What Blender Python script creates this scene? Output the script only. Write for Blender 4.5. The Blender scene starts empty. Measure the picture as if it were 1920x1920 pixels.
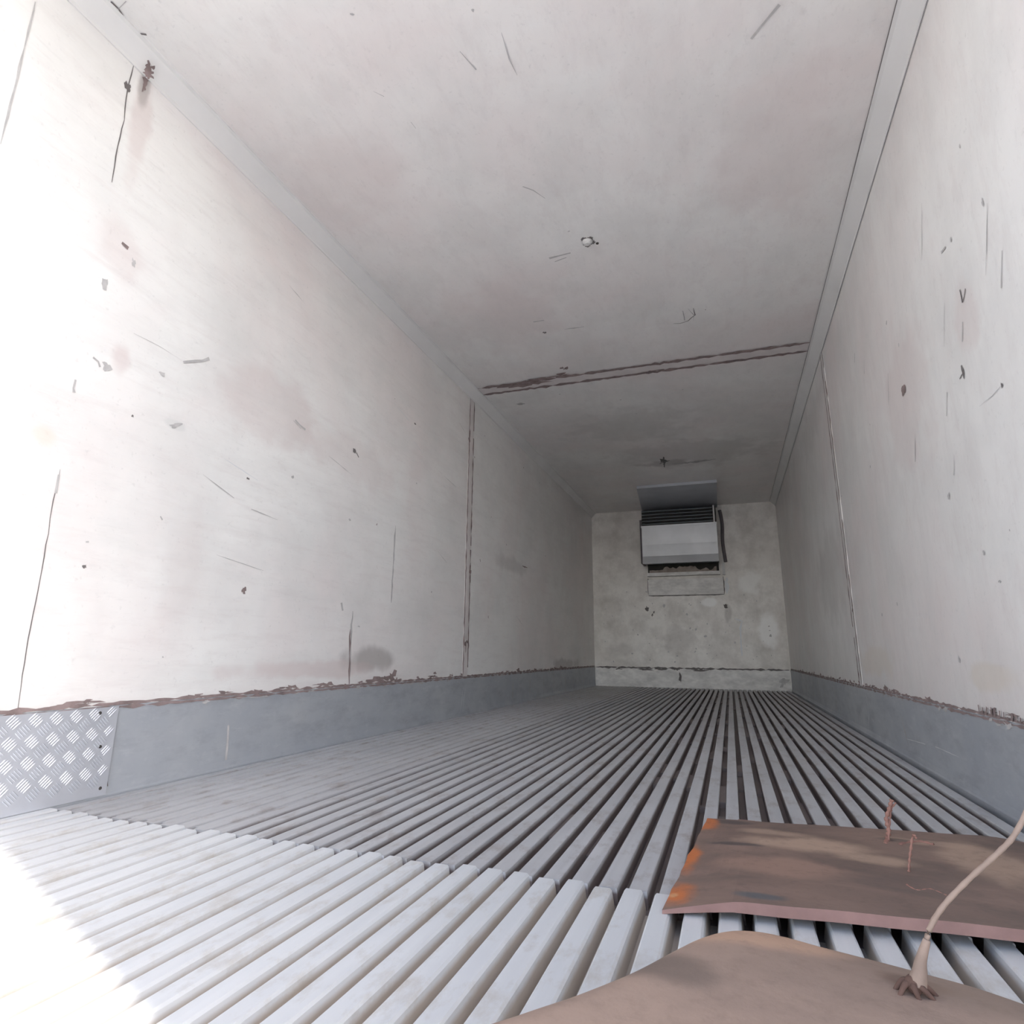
import bpy, bmesh, math, random
from mathutils import Vector, Matrix, noise
random.seed(7)
sc = bpy.context.scene
COL = sc.collection

# ------------------------------------------------------------------ camera
F_PX, YAW, PITCH, ROLL = 1116.95, -0.3447, 0.2323, 0.0100
CAM = Vector((0.5402, 0.0, 0.4252))
fwd = Vector((math.sin(YAW)*math.cos(PITCH), math.cos(YAW)*math.cos(PITCH), math.sin(PITCH)))
rt0 = Vector((math.cos(YAW), -math.sin(YAW), 0)); up0 = rt0.cross(fwd)
RT = math.cos(ROLL)*rt0 + math.sin(ROLL)*up0
UP = -math.sin(ROLL)*rt0 + math.cos(ROLL)*up0
cd = bpy.data.cameras.new('camera'); cam = bpy.data.objects.new('camera', cd); COL.objects.link(cam)
cd.sensor_width = 36; cd.lens = F_PX/1920*36; cd.clip_start = 0.02; cd.clip_end = 300
cam.matrix_world = Matrix(((RT.x, UP.x, -fwd.x, CAM.x), (RT.y, UP.y, -fwd.y, CAM.y), (RT.z, UP.z, -fwd.z, CAM.z), (0, 0, 0, 1)))
sc.camera = cam

def ray(px, py, X=None, Y=None, Z=None):
    """world point that a photo pixel shows on the plane X=, Y= or Z="""
    d = fwd*F_PX + RT*(px-960) + UP*(960-py)
    t = (X-CAM.x)/d.x if X is not None else ((Y-CAM.y)/d.y if Y is not None else (Z-CAM.z)/d.z)
    return CAM + d*t

# ------------------------------------------------------------------ light
w = bpy.data.worlds.new('sky'); sc.world = w; w.use_nodes = True
nt = w.node_tree; nt.nodes.clear()
sky = nt.nodes.new('ShaderNodeTexSky'); sky.sky_type = 'NISHITA'; sky.sun_disc = False
sky.sun_elevation = math.radians(42); sky.sun_rotation = math.radians(112); sky.dust_density = 2.0
bg = nt.nodes.new('ShaderNodeBackground'); bg.inputs['Strength'].default_value = 0.22
wo = nt.nodes.new('ShaderNodeOutputWorld')
# bright haze belt added along the horizon to light the far end
tcw = nt.nodes.new('ShaderNodeTexCoord'); spx = nt.nodes.new('ShaderNodeSeparateXYZ'); nt.links.new(tcw.outputs['Generated'], spx.inputs[0])
hz = nt.nodes.new('ShaderNodeMapRange'); hz.inputs['From Min'].default_value = 0.05; hz.inputs['From Max'].default_value = 0.45
hz.inputs['To Min'].default_value = 1.0; hz.inputs['To Max'].default_value = 0.0; hz.interpolation_type = 'SMOOTHSTEP'
nt.links.new(spx.outputs['Z'], hz.inputs['Value'])
hm = nt.nodes.new('ShaderNodeMix'); hm.data_type = 'RGBA'; hm.blend_type = 'ADD'; hm.inputs[7].default_value = (9.2, 8.9, 8.75, 1)
nt.links.new(hz.outputs[0], hm.inputs[0]); nt.links.new(sky.outputs[0], hm.inputs[6])
nt.links.new(hm.outputs[2], bg.inputs[0]); nt.links.new(bg.outputs[0], wo.inputs[0])
sd = bpy.data.lights.new('sun', 'SUN'); sd.energy = 1.9; sd.angle = math.radians(0.6); sd.color = (1.0, 0.95, 0.90)
sun = bpy.data.objects.new('sun', sd); COL.objects.link(sun)
EL = math.radians(40)
sdir = Vector((-0.929*math.cos(EL), 0.369*math.cos(EL), -math.sin(EL)))
sun.rotation_euler = sdir.to_track_quat('-Z', 'Y').to_euler(); sun.location = (6, -3, 6)
# glare is an added lamp with no seen source; the right door jamb cuts it off part-way along the left wall
gd = bpy.data.lights.new('added_fill_spot', 'SPOT'); gd.energy = 30; gd.shadow_soft_size = 0.07; gd.spot_size = math.radians(75); gd.spot_blend = .4; gd.color = (1.0, 0.98, 0.95)
fill_spot = bpy.data.objects.new('added_fill_spot', gd); COL.objects.link(fill_spot); fill_spot.location = (4.7, -1.82, -0.10)
fill_spot.rotation_euler = (Vector((-.8, 1.1, 1.5))-fill_spot.location).to_track_quat('-Z', 'Y').to_euler()
vs = sc.view_settings
vs.view_transform = 'Standard'; vs.look = 'None'; vs.gamma = 1.0; vs.use_curve_mapping = False
vs.exposure = 1.0

# ------------------------------------------------------------------ dimensions
W = 1.24; H = 2.4276; L = 8.4185; Y0 = 0.09; YS = 3.9988; YF = 1.236; K = 0.2572

# ------------------------------------------------------------------ materials
class N:
    def __init__(s, name):
        s.m = bpy.data.materials.new(name); s.m.use_nodes = True; s.t = s.m.node_tree; s.t.nodes.clear()
        s.o = s.n('ShaderNodeOutputMaterial'); s.b = s.n('ShaderNodeBsdfPrincipled'); s.l(s.b.outputs[0], s.o.inputs[0])
        s.tc = s.n('ShaderNodeTexCoord').outputs['Object']
    def n(s, k, **kw):
        x = s.t.nodes.new(k)
        for a, v in kw.items(): setattr(x, a, v)
        return x
    def l(s, a, b): s.t.links.new(a, b)
    def map(s, scale=(1, 1, 1), loc=(0, 0, 0), rot=(0, 0, 0)):
        m = s.n('ShaderNodeMapping'); m.inputs['Scale'].default_value = scale; m.inputs['Location'].default_value = loc
        m.inputs['Rotation'].default_value = rot
        s.l(s.tc, m.inputs[0]); return m.outputs[0]
    def noise(s, sc_, scale=(1, 1, 1), det=4, rough=.55, loc=(0, 0, 0), dist=0):
        n = s.n('ShaderNodeTexNoise'); n.inputs['Scale'].default_value = sc_; n.inputs['Detail'].default_value = det
        n.inputs['Roughness'].default_value = rough; n.inputs['Distortion'].default_value = dist
        s.l(s.map(scale, loc), n.inputs['Vector']); return n.outputs['Fac']
    def ramp(s, fac, *st, interp='LINEAR'):
        r = s.n('ShaderNodeValToRGB'); r.color_ramp.interpolation = interp; e = r.color_ramp.elements
        while len(e) < len(st): e.new(0.5)
        for i, (p, c) in enumerate(st):
            e[i].position = p; e[i].color = (c, c, c, 1) if isinstance(c, (int, float)) else (*c, 1)
        s.l(fac, r.inputs[0]); return r.outputs[0]
    def mix(s, fac, a, b, mode='MIX'):
        m = s.n('ShaderNodeMix', data_type='RGBA', blend_type=mode)
        for sock, v in ((m.inputs[0], fac), (m.inputs[6], a), (m.inputs[7], b)):
            if isinstance(v, (int, float)): sock.default_value = v
            elif isinstance(v, tuple): sock.default_value = (*v, 1)
            else: s.l(v, sock)
        return m.outputs[2]
    def math(s, op, a, b=None):
        m = s.n('ShaderNodeMath', operation=op)
        for i, v in enumerate((a, b)):
            if v is None: continue
            if isinstance(v, (int, float)): m.inputs[i].default_value = v
            else: s.l(v, m.inputs[i])
        return m.outputs[0]
    def spot(s, c, r, amp=1.0, warp=0.35, ns=6.0):
        """0..1 mask of one worn, stained or highlight-toned patch at object position c with radii r"""
        n = s.n('ShaderNodeTexNoise'); n.inputs['Scale'].default_value = ns; n.inputs['Detail'].default_value = 4
        s.l(s.tc, n.inputs['Vector'])
        sub = s.n('ShaderNodeVectorMath', operation='SUBTRACT'); s.l(s.tc, sub.inputs[0]); sub.inputs[1].default_value = c
        dv = s.n('ShaderNodeVectorMath', operation='DIVIDE'); s.l(sub.outputs[0], dv.inputs[0]); dv.inputs[1].default_value = r
        ln = s.n('ShaderNodeVectorMath', operation='LENGTH'); s.l(dv.outputs[0], ln.inputs[0])
        d = s.math('ADD', ln.outputs['Value'], s.math('MULTIPLY', s.math('SUBTRACT', n.outputs['Fac'], 0.5), warp*4))
        return s.ramp(d, (0.45, amp), (1.0, 0.0), interp='EASE')
    def fin(s, col, rough=.6, metal=0.0, bump=None, bs=.2, bd=.002):
        for k, v in (('Base Color', col), ('Roughness', rough), ('Metallic', metal)):
            if isinstance(v, tuple): s.b.inputs[k].default_value = (*v, 1)
            elif isinstance(v, (int, float)): s.b.inputs[k].default_value = v
            else: s.l(v, s.b.inputs[k])
        if bump is not None:
            b = s.n('ShaderNodeBump'); b.inputs['Strength'].default_value = bs; b.inputs['Distance'].default_value = bd
            s.l(bump, b.inputs['Height']); s.l(b.outputs[0], s.b.inputs['Normal'])
        return s.m

def panel_mat(name, base, pink, grey, sc1=(1, 1, 1), patches=(), streak=(1, 1, 1), fac_pink=.75):
    n = N(name)
    c = n.mix(n.math('MULTIPLY', n.ramp(n.noise(1.1, sc1, 5, .6, dist=.4), (.42, 0), (.66, 1)), fac_pink), base, pink)
    c = n.mix(n.math('MULTIPLY', n.ramp(n.noise(2.3, sc1, 6, .62, loc=(4, 2, 7)), (.45, 0), (.75, 1)), .7), c, grey)
    c = n.mix(n.math('MULTIPLY', n.ramp(n.noise(3.0, streak, 6, .7, loc=(1, 8, 3)), (.48, 0), (.8, 1)), .55), c, grey)
    c = n.mix(n.math('MULTIPLY', n.ramp(n.noise(9.0, streak, 7, .75, loc=(6, 2, 9), dist=.3), (.50, 0), (.72, 1)), .30), c, tuple(x*.82 for x in pink))
    c = n.mix(n.math('MULTIPLY', n.ramp(n.noise(22.0, streak, 5, .7, loc=(2, 12, 5)), (.60, 0), (.78, 1)), .25), c, tuple(x*.75 for x in grey))
    c = n.mix(n.math('MULTIPLY', n.ramp(n.noise(60, sc1, 3, .6), (.62, 0), (.8, 1)), .25), c, tuple(x*.6 for x in grey))
    for p, r, col, a in patches:
        c = n.mix(n.spot(p, r, a), c, col)
    return n.fin(c, .38, 0, n.noise(5, sc1, 5, .6), .10, .01)

BASE = (.885, .87, .845); PINK = (.83, .755, .735); GREY = (.735, .725, .705)
def pch(px, py, ry, rz, col, a, X=None, Y=None, Z=None):
    p = ray(px, py, X=X, Y=Y, Z=Z)
    r = (.5, ry, rz) if X is not None else ((ry, .5, rz) if Y is not None else (ry, rz, .5))
    return (tuple(p), r, col, a)
GRIME = (.30, .27, .25); ROSE = (.68, .57, .55); TAN = (.74, .65, .53)
M_left = panel_mat('white_panel_left', BASE, PINK, GREY, (1, 1, 1), [
    pch(520, 760, .35, .22, ROSE, .35, X=-W), pch(700, 1235, .30, .08, GRIME, .55, X=-W), pch(228, 668, .05, .07, ROSE, .5, X=-W),
    pch(85, 818, .05, .05, TAN, .4, X=-W), pch(960, 1060, .5, .10, GRIME, .25, X=-W), pch(330, 797, .05, .02, GREY, .9, X=-W),
    pch(660, 860, .5, .15, ROSE, .25, X=-W), pch(225, 460, .1, .12, ROSE, .3, X=-W), pch(262, 240, .05, .30, ROSE, .45, X=-W), pch(270, 165, .03, .10, GRIME, .5, X=-W), pch(1060, 1245, .7, .08, GRIME, .45, X=-W),
    pch(600, 1255, .6, .05, ROSE, .5, X=-W), pch(350, 1060, .12, .25, ROSE, .2, X=-W)], (1, .35, 2.2))
M_right = panel_mat('white_panel_right', BASE, PINK, GREY, (1, 1, 1), [
    pch(1700, 740, .35, .35, ROSE, .3, X=W), pch(1810, 600, .12, .14, ROSE, .35, X=W), pch(1640, 1240, .5, .1, TAN, .35, X=W),
    pch(1560, 1080, .8, .4, GRIME, .18, X=W), pch(1520, 800, .7, .2, GRIME, .15, X=W), pch(1850, 1270, .2, .05, TAN, .4, X=W)], (1, 1.6, .5))
M_ceil = panel_mat('white_panel_ceiling', BASE, PINK, GREY, (1, 1, 1), [
    pch(640, 330, .35, .3, ROSE, .22, Z=H), pch(950, 600, .4, .5, ROSE, .2, Z=H), pch(1440, 300, .3, .5, ROSE, .22, Z=H),
    pch(1250, 868, .35, .12, GRIME, .45, Z=H), pch(1180, 800, .7, .5, GRIME, .2, Z=H), pch(1300, 850, .9, .5, GRIME, .25, Z=H)], (1.4, .6, 1))
M_back = panel_mat('white_panel_bulkhead', (.84, .81, .765), (.72, .675, .63), (.50, .465, .42), (2, 2, 2), [
    pch(1440, 1180, .13, .3, (.95, .94, .92), .85, Y=L), pch(1405, 1090, .2, .18, (.93, .92, .89), .7, Y=L), pch(1330, 1130, .12, .08, (.93, .92, .90), .85, Y=L),
    pch(1365, 1150, .06, .14, GRIME, .5, Y=L), pch(1270, 1200, .3, .2, GRIME, .3, Y=L), pch(1160, 1220, .25, .12, GRIME, .2, Y=L)], (2, 1, 2))
def plain(name, col, rough=.6, metal=0.0, var=.25, sc_=(1, 1, 1), s=8):
    n = N(name); c = n.mix(n.ramp(n.noise(s, sc_, 5, .6), (.35, 0), (.7, 1)), col, tuple(x*(1-var) for x in col))
    return n.fin(c, rough, metal, n.noise(s*5, sc_, 3), .15, .002)
M_cove = plain('white_cove', (.84, .83, .81), .5, var=.1, s=2)
M_strip = plain('seam_strip', (.80, .745, .725), .55, var=.15, s=6)
M_rust = plain('rusty_sealant', (.34, .26, .25), .85, var=.45, s=20)
M_crack = plain('dark_crack', (.20, .18, .175), .9, var=.3, s=20)
M_scuff = plain('grey_scuff', (.58, .56, .55), .8, var=.3, s=20)
M_pale = plain('pale_scratch', (.74, .75, .76), .5, var=.1)
M_hole = plain('black_hole', (.02, .018, .016), .9, var=.2)

def alu_mat(name, base, dark, brown, metal, rough, amount, groove, gcol):
    n = N(name)
    c = n.mix(n.math('MULTIPLY', n.ramp(n.noise(1.6, (1.2, .8, 1), 5, .6), (.35, 0), (.7, 1)), .8), base, dark)
    c = n.mix(n.math('MULTIPLY', n.ramp(n.noise(30, (1.2, .04, 1), 4, .6, loc=(3, 1, 0)), (.4, 0), (.7, 1)), .5), c, dark)
    c = n.mix(n.math('MULTIPLY', n.ramp(n.noise(14, (1, .5, 1), 6, .7, loc=(9, 5, 2)), (.52, 0), (.72, 1)), amount), c, brown)
    sx = n.n('ShaderNodeSeparateXYZ'); n.l(n.tc, sx.inputs[0])
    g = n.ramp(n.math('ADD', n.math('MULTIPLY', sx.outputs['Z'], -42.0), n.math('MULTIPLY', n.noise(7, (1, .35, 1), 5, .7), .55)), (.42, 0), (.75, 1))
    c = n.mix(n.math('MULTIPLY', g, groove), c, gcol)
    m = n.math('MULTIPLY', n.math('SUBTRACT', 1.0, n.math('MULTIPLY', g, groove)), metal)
    return n.fin(c, rough, m, n.noise(45, (1, .3, 1), 4, .7), .15, .002)
M_floor = alu_mat('worn_aluminium_floor', (.62, .62, .625), (.47, .465, .47), (.33, .28, .25), .25, .50, .75, .92, (.145, .105, .092))
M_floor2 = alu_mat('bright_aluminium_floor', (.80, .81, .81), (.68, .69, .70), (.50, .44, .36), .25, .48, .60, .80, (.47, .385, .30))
def kick_mat():
    n = N('grey_kick_plate')
    c = n.mix(n.ramp(n.noise(2.2, (1, .8, 1), 6, .65), (.35, 0), (.7, 1)), (.46, .49, .535), (.58, .60, .62))
    c = n.mix(n.math('MULTIPLY', n.ramp(n.noise(9, (1, .5, 1.5), 6, .7), (.48, 0), (.72, 1)), .6), c, (.34, .36, .40))
    c = n.mix(n.math('MULTIPLY', n.ramp(n.noise(26, (1, .3, 1), 6, .75, loc=(5, 5, 1)), (.55, 0), (.75, 1)), .5), c, (.70, .71, .72))
    return n.fin(c, .5, .4, n.noise(20, (1, .2, 1), 4), .15, .003)
M_kick = kick_mat()
M_kickback = plain('dirty_white_plate', (.86, .84, .81), .5, .0, .3, (2, 1, 4), 4)
M_tread = plain('aluminium_tread_plate', (.66, .68, .73), .42, .5, .15, s=5)
M_steel = plain('bare_sheet_steel', (.64, .65, .67), .42, .45, .15, s=3)
M_dksteel = plain('dark_duct_steel', (.52, .54, .58), .5, .3, .15, s=3)
M_fin = plain('grey_louvre', (.26, .29, .30), .45, .4, .15)
M_dark = plain('recess_shade_dark_metal', (.05, .045, .04), .9, 0, .3)  # outlet and return opening: inner shade put into colour; also rivets, screw
M_foam = plain('broken_foam_edge', (.38, .32, .28), .9, 0, .4, s=14)
M_conduit = plain('white_conduit', (.66, .65, .63), .5, 0, .1)
M_pipe_shade = plain('black_pipe_and_shade', (.16, .14, .15), .7, 0, .3)
M_ground = plain('concrete_ground', (.72, .69, .65), .9, 0, .25, s=1)
M_ext = plain('white_trailer_skin', (.72, .72, .71), .45, 0, .08, s=2)

# ------------------------------------------------------------------ helpers
def link(name, bm, mats, parent=None, smooth=False, recalc=True):
    if recalc: bmesh.ops.recalc_face_normals(bm, faces=bm.faces)
    me = bpy.data.meshes.new(name); bm.to_mesh(me); bm.free()
    for m in (mats if isinstance(mats, (list, tuple)) else [mats]): me.materials.append(m)
    if smooth:
        for p in me.polygons: p.use_smooth = True
    o = bpy.data.objects.new(name, me); COL.objects.link(o)
    if parent: o.parent = parent
    return o
def tag(o, label=None, cat=None, group=None, kind=None):
    for k, v in (('label', label), ('category', cat), ('group', group), ('kind', kind)):
        if v: o[k] = v
    return o
def box(bm, x0, x1, y0, y1, z0, z1, mi=0):
    v = [bm.verts.new((x, y, z)) for x in (x0, x1) for y in (y0, y1) for z in (z0, z1)]
    for f in ((0, 1, 3, 2), (4, 6, 7, 5), (0, 4, 5, 1), (2, 3, 7, 6), (0, 2, 6, 4), (1, 5, 7, 3)):
        bm.faces.new([v[i] for i in f]).material_index = mi
def ngon(bm, pts, mi=0):
    f = bm.faces.new([bm.verts.new(p) for p in pts]); f.material_index = mi; return f
def extrude_profile(bm, prof, y0, y1, mi=0, caps=True):
    a = [bm.verts.new((x, y0, z)) for x, z in prof]; b = [bm.verts.new((x, y1, z)) for x, z in prof]
    n = len(prof)
    for i in range(n):
        j = (i+1) % n; bm.faces.new((a[i], a[j], b[j], b[i])).material_index = mi
    if caps: bm.faces.new(a).material_index = mi; bm.faces.new(b[::-1]).material_index = mi
def tube(bm, pts, r, seg=8, mi=0, cap=True):
    pts = [Vector(p) for p in pts]; rs = r if isinstance(r, (list, tuple)) else [r]*len(pts); rings = []
    for i, p in enumerate(pts):
        d = (pts[min(i+1, len(pts)-1)]-pts[max(i-1, 0)]).normalized()
        a = d.cross(Vector((0, 0, 1)) if abs(d.z) < .9 else Vector((1, 0, 0))).normalized(); b = d.cross(a)
        rings.append([bm.verts.new(p+rs[i]*(a*math.cos(t)+b*math.sin(t))) for t in [2*math.pi*k/seg for k in range(seg)]])
    for A, B in zip(rings, rings[1:]):
        for k in range(seg): bm.faces.new((A[k], A[(k+1) % seg], B[(k+1) % seg], B[k])).material_index = mi
    if cap:
        bm.faces.new(rings[0][::-1]).material_index = mi; bm.faces.new(rings[-1]).material_index = mi
def smooth_pts(pts, k=6):
    pts = [Vector(p) for p in pts]; out = []
    for i in range(len(pts)-1):
        p0 = pts[max(i-1, 0)]; p1 = pts[i]; p2 = pts[i+1]; p3 = pts[min(i+2, len(pts)-1)]
        for j in range(k):
            t = j/k
            out.append(.5*((2*p1)+(p2-p0)*t+(2*p0-5*p1+4*p2-p3)*t*t+(-p0+3*p1-3*p2+p3)*t*t*t))
    return out+[pts[-1]]
EPS = .0015
COUNT = [0]
def layer():
    COUNT[0] += 1; return (COUNT[0] % 160)*8e-6
class Surf:
    """a flat surface on which cracks, scuffs and sealant lines lie"""
    def __init__(s, **k): s.k = k; (s.ax, s.v), = k.items()
    def p(s, px, py): return ray(px, py, **s.k)
    def nrm(s):
        return {'X': Vector((1 if s.v < 0 else -1, 0, 0)), 'Y': Vector((0, -1, 0)), 'Z': Vector((0, 0, -1 if s.v > 1 else 1))}[s.ax]
    def ribbon(s, bm, pts, wd, mi, world=False, jit=.5, step=.03, wob=.3, gap=0, eps=EPS):
        P = [Vector(q) if world else s.p(*q) for q in pts]; Nn = s.nrm(); out = []; eps += layer()
        for a, b in zip(P, P[1:]):
            k = max(1, int((b-a).length/step))
            out += [a+(b-a)*i/k for i in range(k)]
        out.append(P[-1]); prev = None; n = len(out); sd_ = random.uniform(0, 50)
        for i, q in enumerate(out):
            d = (out[min(i+1, n-1)]-out[max(i-1, 0)]).normalized(); t = Nn.cross(d)
            nz = noise.noise(Vector((i*.45+sd_, 0, 0))); n2 = noise.noise(Vector((i*.9+sd_, 9, 3)))
            ww = wd*(1+jit*2*nz)*(min(1, .3+.35*min(i, n-1-i)) if n > 4 else 1); ww = max(ww, wd*.12)
            c = q+t*(wd*wob*2*n2)+Nn*eps
            cur = (bm.verts.new(c+t*ww/2), bm.verts.new(c-t*ww/2))
            if prev and not (gap and noise.noise(Vector((i*.17+sd_, 4, 8))) > .5-gap):
                bm.faces.new((prev[0], cur[0], cur[1], prev[1])).material_index = mi
            prev = cur
    def blob(s, bm, px, py, ra, rb, mi, ang=0, n=14, rough=.45, world=None, eps=EPS):
        c = Vector(world) if world else s.p(px, py); Nn = s.nrm(); eps += layer()
        u = Vector((0, 1, 0)) if s.ax == 'X' else Vector((1, 0, 0)); v = Nn.cross(u)
        sd_ = random.uniform(0, 90); ring = []
        for i in range(n):
            a = 2*math.pi*i/n; k = 1+rough*noise.noise(Vector((math.cos(a)*1.7+sd_, math.sin(a)*1.7, 0)))*2
            x, y = ra*k*math.cos(a), rb*k*math.sin(a)
            ring.append(bm.verts.new(c+Nn*eps+u*(x*math.cos(ang)-y*math.sin(ang))+v*(x*math.sin(ang)+y*math.cos(ang))))
        bm.faces.new(ring).material_index = mi
SL, SR, SC, SB = Surf(X=-W), Surf(X=W), Surf(Z=H), Surf(Y=L)
T = .07

# ------------------------------------------------------------------ shell
def wall_bm(side):
    bm = bmesh.new()
    x0, x1 = (-W-T, -W) if side < 0 else (W, W+T)
    box(bm, x0, x1, Y0, L+T, -.06, H+T)
    bmesh.ops.recalc_face_normals(bm, faces=bm.faces)
    return bm
SLOTS = [M_rust, M_crack, M_scuff, M_pale]
# left wall: cracks, scuffs, holes (slots: 1 rust, 2 crack, 3 scuff, 4 pale)
bm = wall_bm(-1)
SL.ribbon(bm, [(250, 122), (246, 140), (240, 160), (236, 185), (232, 225), (220, 275), (214, 312), (209, 342)], .004, 2)
SL.blob(bm, 239, 162, .012, .018, 2)
for x, y, a, b in ((272, 150, .010, .03), (270, 165, .006, .02), (292, 97, .01, .01)): SL.blob(bm, x, y, a, b, 1, rough=.9)
SL.ribbon(bm, [(141, 712), (137, 728), (138, 736)], .008, 3)
SL.ribbon(bm, [(112, 880), (108, 905), (99, 938), (93, 972), (90, 1000), (70, 1110), (48, 1220), (32, 1335)], .0026, 2, wob=.5)
SL.ribbon(bm, [(109, 890), (104, 925)], .008, 3)
SL.ribbon(bm, [(343, 679), (365, 678), (392, 673)], .010, 3)
SL.ribbon(bm, [(250, 625), (300, 650), (340, 676)], .002, 3)
SL.blob(bm, 330, 797, .03, .009, 3, ang=.5)
SL.ribbon(bm, [(228, 455), (240, 466)], .014, 1, wob=0)
SL.blob(bm, 250, 492, .008, .014, 3); SL.blob(bm, 196, 530, .01, .02, 3)
SL.ribbon(bm, [(174, 670), (184, 678), (187, 688)], .006, 3); SL.blob(bm, 200, 688, .014, .014, 3)
SL.blob(bm, 664, 846, .016, .012, 2); SL.ribbon(bm, [(668, 848), (672, 858)], .006, 2)
SL.blob(bm, 457, 1107, .010, .013, 1); SL.blob(bm, 157, 1062, .006, .005, 2); SL.blob(bm, 248, 780, .004, .004, 2)
SL.ribbon(bm, [(553, 788), (572, 806)], .008, 3); SL.blob(bm, 778, 795, .012, .006, 2)
SL.ribbon(bm, [(462, 896), (467, 899)], .006, 2); SL.ribbon(bm, [(640, 1130), (642, 1145)], .012, 3)
SL.ribbon(bm, [(661, 1146), (656, 1210), (655, 1282)], .016, 3, gap=.2); SL.ribbon(bm, [(741, 985), (737, 1060), (733, 1130)], .012, 3, gap=.3)
SL.ribbon(bm, [(656, 1180), (654, 1284)], .012, 1, gap=.2)
for x, y, a, b in ((705, 1276, .07, .012), (735, 1268, .04, .02), (722, 1272, .03, .012), (985, 1063, .07, .008), (815, 1262, .02, .01)): SL.blob(bm, x, y, a, b, 1, rough=.8)
SL.ribbon(bm, [(160, 1016), (166, 1016)], .004, 3); SL.ribbon(bm, [(300, 968), (304, 975)], .004, 3)
SL.ribbon(bm, [(380, 890), (460, 950), (520, 975)], .003, 3, gap=.3); SL.ribbon(bm, [(420, 860), (520, 925)], .003, 4, gap=.3)
SL.ribbon(bm, [(66, 4), (40, 110), (18, 200), (0, 270)], .005, 3)
for i in range(22):   # scattered small marks
    y = random.uniform(1.2, 7.5); z = random.uniform(.4, 2.2)
    SL.blob(bm, 0, 0, random.uniform(.003, .008), random.uniform(.003, .012), random.choice((3, 3, 3, 1)), random.uniform(0, 3), n=8, world=(-W, y, z))
for i in range(10):
    y = random.uniform(1.3, 6); z = random.uniform(.5, 2.2); l_ = random.uniform(.05, .25)
    SL.ribbon(bm, [(-W, y, z), (-W, y+l_, z-l_*random.uniform(.1, .4))], .0025, random.choice((3, 4, 3)), world=True, gap=.3)
tag(link('wall_left', bm, [M_left]+SLOTS, recalc=False), 'dirty white left side wall of the refrigerated trailer', None, kind='structure')
# right wall
bm = wall_bm(1)
SR.ribbon(bm, [(1801, 543), (1804, 556), (1806, 567)], .006, 2, jit=.2); SR.ribbon(bm, [(1812, 541), (1809, 556), (1806, 567)], .004, 2, jit=.2)
SR.blob(bm, 1807, 698, .007, .020, 2, ang=.0); SR.ribbon(bm, [(1806, 700), (1801, 711)], .004, 2)
SR.blob(bm, 1695, 732, .030, .022, 1, rough=.3); SR.ribbon(bm, [(1774, 462), (1766, 474)], .008, 3); SR.blob(bm, 1880, 722, .005, .007, 2)
SR.ribbon(bm, [(1880, 722), (1862, 742), (1838, 762)], .002, 3); SR.blob(bm, 1844, 379, .005, .010, 3); SR.blob(bm, 1801, 274, .004, .006, 3)
SR.blob(bm, 1846, 1037, .006, .009, 3); SR.blob(bm, 1876, 1090, .008, .004, 3); SR.blob(bm, 1780, 930, .012, .010, 3); SR.blob(bm, 1800, 1238, .008, .012, 3)
for i in range(18):
    y = random.uniform(1.5, 7.5); z = random.uniform(.4, 2.2)
    SR.blob(bm, 0, 0, random.uniform(.003, .008), random.uniform(.003, .010), 3, random.uniform(0, 3), n=8, world=(W, y, z))
for i in range(14):
    y = random.uniform(1.6, 3.2); z = random.uniform(1., 2.1); l_ = random.uniform(.04, .16)
    SR.ribbon(bm, [(W, y, z), (W, y+l_*.5, z-l_)], .004, 3, world=True, gap=.3)
tag(link('wall_right', bm, [M_right]+SLOTS, recalc=False), 'dirty white right side wall of the refrigerated trailer', None, kind='structure')
# ceiling
bm = bmesh.new(); box(bm, -W, W, Y0, L, H, H+T); bmesh.ops.recalc_face_normals(bm, faces=bm.faces)
SC.ribbon(bm, [(1030, 484), (1050, 478), (1070, 474)], .014, 3, gap=.2); SC.ribbon(bm, [(1040, 490), (1062, 482)], .006, 3)
SC.ribbon(bm, [(1300, 577), (1303, 590), (1290, 601), (1275, 606), (1263, 606)], .006, 2, jit=.3); SC.ribbon(bm, [(1280, 582), (1284, 600)], .005, 3)
SC.ribbon(bm, [(1290, 578), (1301, 590), (1300, 601)], .004, 3)
SC.blob(bm, 1021, 623, .010, .014, 2); SC.ribbon(bm, [(980, 349), (1000, 356), (1022, 371)], .004, 3); SC.ribbon(bm, [(1058, 617), (1095, 612)], .008, 3)
SC.ribbon(bm, [(1000, 603), (1020, 600)], .010, 3); SC.ribbon(bm, [(1462, 8), (1440, 32), (1425, 52), (1408, 72)], .008, 3)
SC.ribbon(bm, [(940, 60), (955, 110), (970, 140)], .004, 3, gap=.2); SC.ribbon(bm, [(700, 170), (740, 190), (780, 240)], .003, 3, gap=.3)
SC.ribbon(bm, [(862, 95), (893, 130)], .003, 3); SC.ribbon(bm, [(240, 42), (262, 62), (275, 64)], .006, 2); SC.ribbon(bm, [(208, 2), (222, 16), (240, 42)], .005, 2)
SC.ribbon(bm, [(222, 16), (237, 1)], .002, 3); SC.ribbon(bm, [(298, 106), (315, 120), (332, 137)], .003, 3)
SC.blob(bm, 976, 757, .03, .02, 3); SC.blob(bm, 1245, 864, .03, .06, 2, rough=.9); SC.ribbon(bm, [(1236, 869), (1256, 863)], .028, 2, jit=.8)
SC.ribbon(bm, [(1244, 856), (1246, 876)], .018, 2); SC.ribbon(bm, [(1260, 870), (1300, 866), (1342, 860)], .05, 3, gap=.2)
SC.blob(bm, 1058, 690, .020, .030, 1, rough=.9)
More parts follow.
